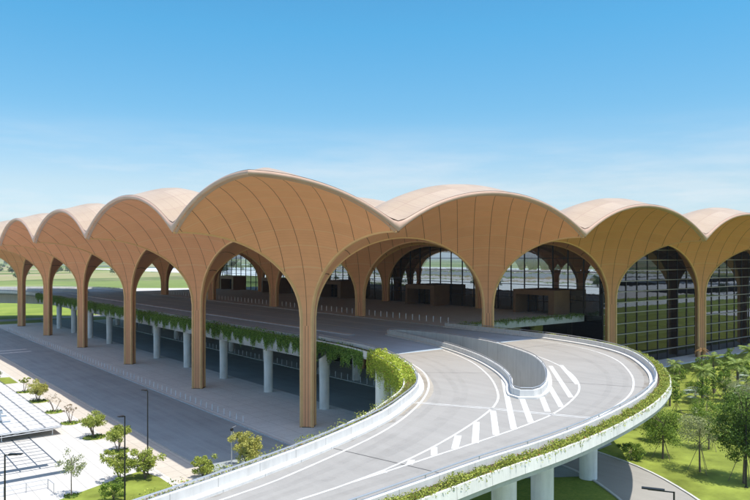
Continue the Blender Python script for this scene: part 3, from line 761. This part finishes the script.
# ------------------------------------------------------------------ plants
def rand_unit(r):
    while True:
        v = V((r.uniform(-1, 1), r.uniform(-1, 1), r.uniform(-1, 1)))
        if .05 < v.length < 1: return v.normalized()
def leaf(b, p, size, r, up=.3, asp=.5):
    n = (rand_unit(r)+V((0, 0, up))).normalized(); a = n.orthogonal().normalized()
    a = Matrix.Rotation(r.uniform(0, 6.28), 3, n) @ a; c = n.cross(a); L = size*r.uniform(.7, 1.3); W = L*asp
    b.face([p-a*L*.5, p+c*W*.5, p+a*L*.5, p-c*W*.5])
def clump(b, c, rad, n, size, r, flat=1.0):
    for _ in range(n):
        d = rand_unit(r)*(r.random()**.45)*rad; leaf(b, V((c[0]+d.x, c[1]+d.y, c[2]+d.z*flat)), size, r)
def tree(name, h, crown_r, crown_z, nclump, nleaf, lsize, lm, seed, stems=1, trunk_r=.12, stakes=False, sparse=False, flat=.7, spread=1.0, soil=None):
    r = random.Random(seed); root = empty(name)
    t = MB(); tips = []
    for s in range(stems):
        a = r.uniform(0, 6.28); lean = (0 if stems == 1 else r.uniform(.12, .3))*h*spread
        top = V((math.cos(a)*lean, math.sin(a)*lean, h*(.72 if stems == 1 else .6)))
        mid = top*.5+V((r.uniform(-.1, .1), r.uniform(-.1, .1), 0)); t.tube([(0, 0, -.1), mid, top], [trunk_r, trunk_r*.75, trunk_r*.45], 7)
        nb = 5 if stems == 1 else 3
        for k in range(nb):
            a2 = r.uniform(0, 6.28); base = mid.lerp(top, r.uniform(.1, 1)); L = crown_r*r.uniform(.5, .95)
            tip = base+V((math.cos(a2)*L, math.sin(a2)*L, r.uniform(.3, .9)*crown_r)); t.tube([base, base.lerp(tip, .55)+V((0, 0, .1*L)), tip], [trunk_r*.4, trunk_r*.28, trunk_r*.12], 5); tips.append(tip)
    t.build('trunk', M['bark'], root)
    c = MB()
    for k in range(nclump):
        if k < len(tips) : p = tips[k]
        else:
            d = rand_unit(r)*(r.random()**.4); p = V((d.x*crown_r, d.y*crown_r, crown_z+d.z*crown_r*flat))
        clump(c, p, crown_r*r.uniform(.22, .46) if not sparse else crown_r*r.uniform(.1, .25), int(nleaf/nclump*r.uniform(.5, 1.5)), lsize, r, .8)
    c.build('crown', lm, root)
    if stakes:
        for k in range(3):
            a = k*2.094+r.uniform(-.2, .2); s_ = MB(); s_.tube([(math.cos(a)*1.5, math.sin(a)*1.5, 0), (math.cos(a)*.1, math.sin(a)*.1, h*.42)], .035, 5); s_.build('support_stake', M['stake'], root)
    if soil:
        g = MB(); g.poly([(soil*math.cos(k*.524)*r.uniform(.9, 1.05), soil*math.sin(k*.524)*r.uniform(.9, 1.05)) for k in range(12)], .02); g.build('planting_bed', M['lawn'], root)
        u = MB(); 
        for _ in range(60):
            a = r.uniform(0, 6.28); q_ = soil*math.sqrt(r.random())*.95; leaf(u, V((q_*math.cos(a), q_*math.sin(a), .12)), .35, r, .2)
        u.build('undergrowth', M['leaf_dark'], root)
    return root
def palm(name, h, nf, fl, lm, seed, trunk_r=.16, fan=False, lean=.0):
    r = random.Random(seed); root = empty(name)
    t = MB(); top = V((lean*h, lean*h*.4, h)); t.tube([(0, 0, -.1), top*.5+V((0, 0, 0)), top], [trunk_r*1.25, trunk_r, trunk_r*.85], 8); t.build('trunk', M['bark'], root)
    f = MB()
    for k in range(nf):
        a = 2.4*k+r.uniform(-.2, .2); el = r.uniform(-.1, 1.25); d = V((math.cos(a), math.sin(a), 0)); pts = []
        for q_ in range(9):
            s = q_/8; e = el-1.5*s*s*.9
            pts.append(top+d*(fl*s*math.cos(el*.6))+V((0, 0, fl*(math.sin(el)*s-.75*s*s*(1.1-.4*math.sin(el))))))
        side = d.cross(V((0, 0, 1)))
        if fan:
            hub = pts[4]
            for m_ in range(13):
                th = -1.5+3*m_/12; dd = (d*math.cos(th)+side*math.sin(th)); tip = hub+dd*fl*.5+V((0, 0, -.12*fl)); f.face([hub, hub.lerp(tip, .5)+side*.09+V((0, 0, .08)), tip, hub.lerp(tip, .5)-side*.09])
            f.face([top, pts[2]+side*.03, hub, pts[2]-side*.03])
        else:
            for q_ in range(8):
                for m_ in range(3):
                    p = pts[q_].lerp(pts[q_+1], m_/3); dr = (pts[q_+1]-pts[q_]).normalized(); L = fl*.26*math.sin(math.pi*(.12+.85*(q_+m_/3)/8))
                    for sg in (-1, 1):
                        tip = p+side*sg*L+dr*L*.5+V((0, 0, -L*.35)); f.face([p, p+dr*.09, tip, p-dr*.02])
    f.build('fronds', lm, root); return root
def put(o, x, y, rz_=0, s=1, z=0): o.location = (x, y, z); o.rotation_euler = (0, 0, rz_); o.scale = (s, s, s); return o

G = 'small trees in round beds on the white plaza'
t = tree('plaza_tree', 3.17, 1.37, 2.19, 33, 3900, 0.21, M['leaf_plaza'], 3, stems=4, trunk_r=.07, soil=1.5); tag(put(t, -24.9, 12.3), 'broad multi-stemmed light green plaza tree with its shadow bed nearest the beige pavement bend', 'tree', G)
t2 = tree('plaza_tree', 3.02, 1.37, 1.98, 39, 4680, 0.20, M['leaf_yellow'], 5, stems=5, trunk_r=.06, soil=1.7); tag(put(t2, -25.2, 41.5), 'rounded yellow-green plaza tree, bushiest one beside the low glazed roof', 'tree', G)
t3 = tree('plaza_tree', 3.31, 0.83, 2.05, 18, 840, 0.23, M['leaf_plaza'], 8, stems=2, trunk_r=.06, sparse=True, soil=1.3); tag(put(t3, -25.2, 51.5), 'slim upright plaza tree with scattered leaf tufts, beside the triangular lawn', 'tree', G)
t4 = tree('plaza_tree', 3.02, 1.08, 2.05, 13, 140, 0.18, M['leaf_pink'], 11, stems=3, trunk_r=.06, sparse=True, soil=1.4); tag(put(t4, -25.1, 31.5), 'nearly leafless plaza tree with bare forked branches on a green bed', 'tree', G)
t5 = tree('plaza_tree', 3.17, 1.01, 2.19, 15, 300, 0.20, M['leaf_pink'], 14, stems=3, trunk_r=.06, sparse=True, soil=1.3); tag(put(t5, -25.2, 22.5), 'thin plaza tree with dry pinkish tufts, second beyond the broad green one', 'tree', G)
t6 = tree('plaza_tree', 3.46, 1.30, 2.19, 15, 320, 0.22, M['leaf_pink'], 17, stems=3, trunk_r=.07, sparse=True); tag(put(t6, -27.2, 70), 'sparse brownish tree at the left picture edge, behind the triangular lawn', 'tree', G)
t7 = tree('plaza_tree', 3.02, 1.26, 2.19, 33, 3900, 0.20, M['leaf_plaza'], 21, stems=4, trunk_r=.06, soil=1.4); tag(put(t7, -24.6, 3.6), 'round-headed green plaza tree standing behind the nearer lamp post', 'tree', G)
t8 = tree('lawn_tree', 3.60, 1.26, 1.78, 39, 4940, 0.20, M['leaf_plaza'], 24, stems=4, trunk_r=.07); tag(put(t8, -28.0, -7.6), 'bushy green tree at the lawn corner, left of the nearer lamp post', 'tree', 'bushy trees on the small corner lawn')
t9 = tree('lawn_tree', 3.74, 1.33, 1.85, 41, 5200, 0.20, M['leaf_plaza'], 27, stems=4, trunk_r=.07); tag(put(t9, -25.8, -8.6), 'bushy green tree at the lawn corner, between the two lamp posts', 'tree', 'bushy trees on the small corner lawn')
t10 = tree('young_tree', 4.90, 1.25, 2.94, 31, 1040, 0.19, M['leaf_pale'], 30, stems=1, trunk_r=.06, soil=.7); tag(put(t10, -33.4, -9.6), 'thin pale young tree at the lawn edge by the dark painted shadow strips', 'tree')
t11 = tree('round_shrub', 2.16, 1.08, 1.03, 33, 3900, 0.19, M['leaf_plaza'], 33, stems=3, trunk_r=.05); tag(put(t11, -20.6, -11.4), 'low round green shrub behind the white ramp parapet', 'shrub')
t12 = tree('tall_shrub', 4.46, 1.44, 2.19, 52, 7280, 0.21, M['leaf_yellow'], 36, stems=4, trunk_r=.07, flat=1.15); tag(put(t12, -15.6, -12.2), 'tall dense yellow-green shrub beside the grey camera post', 'shrub')
t13 = tree('plaza_tree', 2.88, 0.94, 2.12, 20, 1000, 0.22, M['leaf_plaza'], 39, stems=2, trunk_r=.06); tag(put(t13, -41.2, -22.2), 'green tree at the left edge behind the lamp post with the flat head', 'tree')
t14 = tree('low_shrub', 1.60, 1.20, 0.76, 18, 1820, 0.17, M['leaf_tree'], 41, stems=3, trunk_r=.04); tag(put(t14, -30.4, -13.0), 'low dark shrub on the corner lawn behind the ramp parapet', 'shrub')
t15 = tree('low_shrub', 1.40, 1.30, 0.66, 18, 1560, 0.17, M['leaf_dark'], 43, stems=3, trunk_r=.04); tag(put(t15, -27.6, 66), 'low dark shrub in the middle of the triangular lawn', 'shrub')

# right-hand garden
big1 = tree('broadleaf_tree', 7.20, 2.90, 4.46, 57, 8840, 0.22, M['leaf_tree'], 51, trunk_r=.16, stakes=True, flat=.95); tag(put(big1, 24.2, -38.2, 0, .8), 'round open-crowned staked tree nearest the ramp edge, above its own shadow', 'tree')
big2 = tree('broadleaf_tree', 8.60, 2.40, 5.51, 52, 3900, 0.20, M['leaf_pale'], 54, trunk_r=.13, stakes=True, flat=1.2); tag(put(big2, 22.6, -43.4, 0, .82), 'tall thin staked tree with a sparse grey-green crown beside the service road', 'tree')
big3 = tree('broadleaf_tree', 9.80, 3.00, 5.70, 78, 13520, 0.24, M['leaf_dark'], 57, trunk_r=.22, stakes=True, flat=1.15); tag(put(big3, 22.4, -48.2), 'large dark dense staked tree by the lamp post at the right edge', 'tree')
big4 = tree('broadleaf_tree', 8.00, 2.00, 4.75, 44, 3380, 0.20, M['leaf_tree'], 60, trunk_r=.13, stakes=True, flat=1.2); tag(put(big4, 32.2, -39.6, 0, .85), 'slender staked green tree behind the sparse grey-green one', 'tree')
trees_more = [(41.5, -33.5, 58, 'open-crowned young tree among the palms, right of the slender staked tree', big4, .6), (47, -41, 3, 'dark leafy tree half hidden behind the large staked one', big3, .6), (30.5, -33.6, 2, 'small round tree close under the end of the ramp curve', big1, .5), (60, -38, 4, 'leafy tree at the right edge in front of the far glass bay', big3, .6), (37, -30, 1, 'thin pale tree between the ramp curve and the palms', big2, .6), (52, -34.5, 2.2, 'thin leaning pale tree right of the tall garden palms', big2, .7), (44, -37.5, 5, 'slender green tree between the staked trees and the dark one', big4, .7), (58, -30, 3.1, 'slim tree with a light crown in the middle of the lawn', big2, .62)]
for x, y, a, lab, src, s in trees_more: dup(src, (x, y, 0), a, s, lab)
palm1 = palm('palm_tree', 5.0, 15, 2.3, M['leaf_palm'], 61); tag(put(palm1, 52.0, -23.6, 0, .85), 'single green palm standing alone before the glass, left of the tall pair', 'palm tree', 'palms in the garden lawn')
P2 = palm('palm_tree', 6.2, 18, 2.6, M['leaf_palm'], 64, .2, lean=.03); tag(put(P2, 57.2, -26.2, 0, .85), 'bright bushy-headed palm, tallest of those left of the garden centre', 'palm tree', 'palms in the garden lawn')
F1 = palm('fan_palm', 3.2, 18, 1.9, M['leaf_silver'], 67, .15, fan=True); tag(put(F1, 50.3, -28.6), 'low silvery fan palm on the sunlit lawn beside the green palms', 'palm tree', 'silvery fan palms')
D1 = palm('dry_palm', 4.6, 12, 1.7, M['leaf_dry'], 70, .16, lean=-.02); tag(put(D1, 88.5, -10.2), 'brown withered palm in front of the second glass bay', 'palm tree')
for x, y, a, lab, src, s in [
    (60.4, -24.5, 1, 'green palm just right of the tall bushy-headed one', palm1, 1.0), (68.5, -22.5, 2, 'green palm in the middle of the lawn before the bronze column', P2, .95), (63, -29, 3, 'palm with drooping fronds at the lawn centre, nearer the camera than its neighbours', P2, 1.0),
    (76, -25.5, .5, 'first of the thick-trunked palms right of centre', P2, 1.1), (79.5, -24.5, 2.5, 'second of the thick-trunked palms right of centre', P2, 1.05), (74, -30, 4, 'short palm in front of the thick-trunked pair', palm1, .95), (64.5, -13, 1.4, 'short palm close to the glass wall just past the ramp', palm1, .85), (84, -31, 5, 'palm cut by the right edge, beside the lamp post', P2, 1.15), (92, -24, 3.5, 'far palm near the low wall at the right edge', palm1, 1.1), (70, -14.5, 3.3, 'small palm in the shade at the foot of the glass', palm1, .8), (66, -36, 2, 'near palm with a long trunk, right of the staked trees', P2, 1.0)]: dup(src, (x, y, 0), a, s, lab)
for x, y, a, lab, s in [(56, -33.5, 1, 'silvery fan palm below the thick-trunked palms', 1.1), (62.8, -33.6, 2, 'silvery fan palm nearest the lamp post at the right edge', 1.25), (45.5, -24.5, 3, 'silvery fan palm beside the end of the ramp planter', .9), (70.5, -27, 4, 'silvery fan palm behind the others on the lawn', 1.0)]: dup(F1, (x, y, 0), a, s, lab)
sh = tree('garden_shrub', 1.60, 1.30, 0.76, 20, 2080, 0.19, M['leaf_tree'], 71, stems=3, trunk_r=.04); tag(put(sh, 20.8, -36.4), 'dark low shrub in shade beside the service road kerb', 'shrub', 'low garden shrubs on the right lawn')
for x, y, a, lab, s in [(43, -15, 1, 'low shrub against the ramp planter by the glass', 1.3), (47, -19, 2, 'low shrub between the ramp planter and the fan palm', 1.1), (62, -17, 3, 'low shrub in the shade strip left of the bronze column', 1.2), (66, -20, 4, 'low shrub under the palm before the bronze column', 1.0), (88, -18, 5, 'low shrub near the withered palm', 1.3), (36, -44, 1.5, 'low shrub at the foot of the large dark tree', 1.1), (34, -27.5, 2.5, 'low shrub right under the ramp curve', 1.2), (97, -14, 3.1, 'low shrub near the wall at the right edge', 1.3), (53.5, -12.5, .4, 'low shrub at the wall base left of the single palm', 1.3), (77, -12, .9, 'low shrub against the low wall right of the bronze column', 1.2), (44, -41, 2.1, 'low shrub between the staked trees', 1.0)]: dup(sh, (x, y, 0), a, s, lab)

st = tree('slim_tree', 5.6, 1.05, 4.0, 26, 1700, .2, M['leaf_tree'], 88, trunk_r=.06, stakes=True, flat=1.5)
SL, SG = 'slim young staked tree in the planting between the ramp curve and the glass front', 'slim young staked trees on the right lawn'
tag(put(st, 48.5, -21.5), SL, 'tree', SG)
for x, y, a, s in [(54.5, -18.8, 1, .9), (57.5, -29.5, 2, 1.05), (62, -25.5, 3, .95), (66.5, -25, 4, 1.1), (71, -20, 5, 1), (74.5, -16.5, 6, .9), (49, -31, 1.4, 1.1), (54, -36, 2.4, 1.1), (64, -31, 3.4, 1.15), (69, -33, 4.4, 1.1), (80, -19, 5.4, 1), (86, -22, .4, 1.1), (76, -34, .8, 1.2), (91, -15, 1.8, .95), (44, -29, 2.9, 1), (40.5, -25.5, 3.9, .9), (61, -20, .2, .85), (98, -20, 2.2, 1.05), (39, -38.5, 5, 1.05)]: dup(st, (x, y, 0), a, s)
# trees far out on the plain
ft = tree('field_tree', 7, 5, 4, 30, 1100, 1.0, M['farleaf'], 81, trunk_r=.4, flat=.7); tag(ft, 'bushy tree standing far out on the green plain', 'tree', 'trees scattered over the far plain')
ca, sa = math.cos(R(-38.1)), math.sin(R(-38.1))
def world(X, Y): return (-52.18+X*.7873+Y*.6167, -81.56-X*.6167+Y*.7873)
fr = random.Random(5); first = True
spots = [(-395, 780, 1.3), (-560, 1080, 1.4), (-620, 1150, 1.5), (-480, 960, 1.1), (-350, 1000, 1.3)]
for k in range(70):
    Y = fr.uniform(900, 3200); X = fr.uniform(-.62, -.08)*Y; spots.append((X, Y, fr.uniform(.7, 1.9)))
for k in range(26):
    Y = fr.uniform(500, 1800); X = fr.uniform(.1, .6)*Y; spots.append((X, Y, fr.uniform(.8, 1.6)))
for k in range(40):       # behind and to the left of the camera, seen in the glass
    a = fr.uniform(0, 6.28); D = fr.uniform(220, 700); X, Y = -250+D*math.cos(a)*.9, -60+D*math.sin(a)
    if X > -190: X = -190-abs(X+190)*.6
    spots.append((X, Y, fr.uniform(.7, 1.3)))
spots = [(*world(X, Y), s) for X, Y, s in spots]+[(fr.uniform(60, 500), -fr.choice((95, 130, 215, 350))+fr.uniform(-6, 6), fr.uniform(.6, 1)) for k in range(40)]
for x, y, s in spots:
    if first: put(ft, x, y, 0, s); first = False
    else: dup(ft, (x, y, 0), fr.uniform(0, 6), s)

# planters: greenery nobody could count
def foliage(name, path, o0, o1, zf, n_per_m, size, m, seed, label, cat, hang=0, hang_o=0, hang_n=0, lump=1.0, height=.4, flip=1):
    r = random.Random(seed); b = MB(); acc = 0
    for i in range(len(path)-1):
        a, c = V(path[i]), V(path[i+1]); L = (c-a).length
        if L < 1e-4: continue
        t = (c-a)/L; nv = V((-t.y, t.x))*flip
        cnt = n_per_m*L; cnt = int(cnt)+(r.random() < cnt % 1)
        for _ in range(cnt):
            s = r.random()*L; q_ = a+t*s; dens = .55+.45*math.sin(q_.x*1.9+q_.y*1.3)*math.sin(q_.x*.7-q_.y*.9+seed)
            if r.random() > dens+.25: continue
            o = r.uniform(o0, o1); h = (r.random()**1.4)*height*(.4+lump*dens); p = q_+nv*o
            leaf(b, V((p.x, p.y, zf(p.x)+h)), size, r, .4)
        cnt = hang_n*L; cnt = int(cnt)+(r.random() < cnt % 1)
        for _ in range(cnt):
            s = r.random()*L; q_ = a+t*s; dens = .5+.5*math.sin(q_.x*1.1+q_.y*.8+seed)*math.sin(q_.x*2.7+q_.y*2.1)
            ln = hang*(.25+.75*dens)*r.uniform(.4, 1.1); k = max(2, int(ln/(size*.62))); p = q_+nv*(hang_o+r.uniform(-.05, .12)); z = zf(p.x)+r.uniform(0, .2)
            for m_ in range(k):
                p = p+V((r.uniform(-.05, .05), r.uniform(-.05, .05)))
                leaf(b, V((p.x+nv.x*r.uniform(0, .12), p.y+nv.y*r.uniform(0, .12), z-ln*m_/k)), size, r, 0, .45)
    o = b.build(name, m); tag(o, label, cat, kind='stuff'); return o
foliage('planter_greenery', OUT[20:], -1.42, -.5, lambda x: rz(x)+.3, 400, .14, M['planter'], 91, 'yellow-green planting with red flowers along the outer ramp edge', 'planting', .42, -1.56, 13, 1.5, .27)
foliage('planter_greenery', [p for p in INN_A if p[1] < -22][14:], .35, 1.4, lambda x: rz(x)+.3, 130, .13, M['planter'], 92, 'sparse flowering plants behind the inner ramp parapet', 'planting', 0, 1.55, 0, 1.6, .42)
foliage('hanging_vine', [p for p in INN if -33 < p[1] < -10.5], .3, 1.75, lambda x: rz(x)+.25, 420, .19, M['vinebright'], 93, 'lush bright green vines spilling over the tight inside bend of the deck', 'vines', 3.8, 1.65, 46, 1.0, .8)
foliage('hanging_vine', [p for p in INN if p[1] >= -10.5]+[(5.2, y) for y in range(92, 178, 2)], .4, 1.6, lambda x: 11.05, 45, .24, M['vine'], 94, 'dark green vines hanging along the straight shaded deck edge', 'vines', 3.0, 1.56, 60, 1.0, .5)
foliage('planter_greenery', [(36.6, 7.9), (50, 7.9), (73.6, 7.9)], -.6, .5, lambda x: 11.3, 60, .22, M['vine'], 95, 'low green planting along the forecourt edge between two columns', 'planting', 1.1, -.62, 14, 1.0, .45)
foliage('planter_greenery', [(x, YN-y) for x, y in OUT[26:]], .4, 1.5, lambda x: rz(x)+.3, 20, .4, M['planter'], 96, 'planting along the ramp edge at the far end of the terminal', 'planting', 0, 0, 0, 1.0, .4)

# ------------------------------------------------------------------ street furniture
def bollard():
    root = empty('bollard'); b = MB(); b.tube([(0, 0, 0), (0, 0, .95)], .07, 8); b.build('post', M['bollard'], root)
    b = MB(); b.tube([(0, 0, 0), (0, 0, .04)], .13, 8); b.build('base_plate', M['steel'], root); return root
def row(x, y0, y1, n, z, lab, grp, s=1.0):
    o = bollard(); tag(put(o, x, y0, 0, s, z), lab, 'bollard', grp)
    for k in range(1, n): dup(o, (x+rnd.uniform(-.03, .03), y0+(y1-y0)*k/(n-1), z), 0, s)
row(-6.1, 7.3, 170, 82, .13, 'slim pale bollard in the long row beside the lower asphalt road', 'bollards along the lower road')
row(38.3, 12, 150, 70, 11.16, 'white bollard in the row on the upper deck before the glass hall', 'bollards on the upper deck', 1.15)
row(25.9, -6, 110, 58, .14, 'pale bollard in the shaded row underneath the deck', 'bollards under the deck', 1.1)

def lamp(h, ang, name='lamp_post', arm=.9):
    root = empty(name); b = MB(); b.tube([(0, 0, 0), (0, 0, .5), (0, 0, h)], [.1, .085, .055], 8); b.build('pole', M['black'], root)
    b = MB(); Mx = Matrix.Rotation(ang, 4, 'Z'); b.box(-.05, arm, -.04, .04, h-.06, h, Mx); b.build('arm', M['black'], root)
    b = MB(); b.box(arm*.35, arm+.35, -.16, .16, h+.001, h+.075, Mx); b.build('lamp_head', M['black'], root)
    b = MB(); b.tube([(0, 0, 0), (0, 0, .06)], .2, 8); b.build('base_plate', M['black'], root); return root
l1 = lamp(9, 2.2, arm=.35); tag(put(l1, -25.0, -7.2), 'slim black lamp post rising before the asphalt, farther of the two on the lawn corner', 'lamp post', 'slim black lamp posts')
l2 = lamp(9, R(190), arm=.3); tag(put(l2, -31.0, -17.9), 'slim black lamp post at the lawn corner with its foot behind the ramp parapet', 'lamp post', 'slim black lamp posts')
l3 = lamp(9, R(-38), arm=.9); tag(put(l3, -42.0, -25.0), 'black lamp post cut by the left edge, in front of the white paving', 'lamp post', 'slim black lamp posts')
l4 = lamp(9, R(-20), arm=.8); tag(put(l4, 21.2, -48.9), 'black lamp post standing in the garden at the right edge', 'lamp post', 'slim black lamp posts')
l5 = lamp(9, R(120), arm=1.5); tag(put(l5, -11.5, -59.2), 'lamp with a wide flat head seen from above at the bottom edge', 'lamp post')
cp = empty('camera_post'); b = MB(); b.tube([(0, 0, 0), (0, 0, 4.5)], .06, 8); b.build('pole', M['steel'], cp)
b = MB(); b.box(-.15, .2, -.1, .1, 4.3, 4.55); b.build('camera_housing', M['black'], cp)
b = MB(); b.box(.1, .9, -.03, .03, 4.6, 4.66); b.build('arm', M['steel'], cp); tag(put(cp, -17.2, -11.4, .6), 'grey post with a small black camera beside the tall shrub', 'camera post')

# plaza canopy with louvred glass, lower left
pc = empty('glazed_roof', (-27.8, 16.5, 0)); tag(pc, 'low flat roof of blue-grey glass louvres with white framed panels, beside the plaza trees', 'glazed roof')
Z = 1.15
b = MB(); b.box(-36, 0, 0, 45, Z-.12, Z); b.build('roof_panel', M['panel'], pc)
b = MB(); rr = random.Random(4)
for k in range(41):
    y = 1.2+k*1.06; x0 = -36; x1 = -4.2-rr.random()*1.6-(0 if 4 < k < 30 else 4)
    b.box(x0, x1, y, y+.62, Z+.004, Z+.10)
b.build('glass_louvre', M['bluepanel'], pc)
b = MB()
for k in range(19): b.box(-36, 0, k*2.5-.05, k*2.5+.05, Z+.105, Z+.13)
for k in range(10): b.box(-2.0*k-.05, -2.0*k+.05, 0, 45, Z+.135, Z+.155)
b.build('seam', M['slate'], pc)
b = MB()
for k in range(14):
    x = -k*2.4; h = .2+.015*abs(x)
    b.tube([(x, -.1, Z-.1), (x-1.2, -.1, Z-.1-h)], .04, 5); b.tube([(x-1.2, -.1, Z-.1-h), (x-2.4, -.1, Z-.1)], .04, 5)
b.tube([(0, -.1, Z-.1), (-36, -.1, Z-.1)], .06, 6); b.tube([(-1.2, -.1, Z-.32), (-35, -.1, Z-.84)], .05, 6)
b.build('edge_truss', M['steel'], pc)
for x in (-1, -7, -13, -19, -25, -31):
    for y in (.6, 15, 30, 44):
        b = MB(); b.tube([(x, y, 0), (x, y, Z-.12)], .07, 8); b.build('post', M['panel'], pc)
hr = empty('handrail', (-34.6, -5.6, 0)); tag(hr, 'low galvanised handrail with two bars on the plaza near the lawn', 'handrail')
for z in (.95, .5):
    b = MB(); b.tube([(0, 0, z), (-6, 0, z)], .035, 6); b.build('rail', M['steel'], hr)
for k in range(4):
    b = MB(); b.tube([(-2*k, 0, 0), (-2*k, 0, .95)], .04, 6); b.build('post', M['steel'], hr)
b = MB(); b.tube([(0, 0, .95), (.1, -1.9, .95)], .035, 6); b.tube([(.1, -1.9, .95), (.1, -1.9, 0)], .035, 6); b.build('end_rail', M['steel'], hr)

# ------------------------------------------------------------------ air
b = MB(); b.box(-4500, 4500, -4500, 4500, -1.2, 62); hzo = b.build('haze', None)
hm = bpy.data.materials.new('pale haze'); hm.use_nodes = True; ht = hm.node_tree
for n in list(ht.nodes):
    if n.type != 'OUTPUT_MATERIAL': ht.nodes.remove(n)
ho = [n for n in ht.nodes if n.type == 'OUTPUT_MATERIAL'][0]; pv = N(ht, 'ShaderNodeVolumePrincipled')
pv.inputs['Color'].default_value = (.86, .93, 1, 1); pv.inputs['Density'].default_value = .00009; pv.inputs['Anisotropy'].default_value = .2
ht.links.new(pv.outputs[0], ho.inputs['Volume']); hzo.data.materials.append(hm); hzo['kind'] = 'stuff'; tag(hzo, 'thin pale haze over the plain', 'haze')
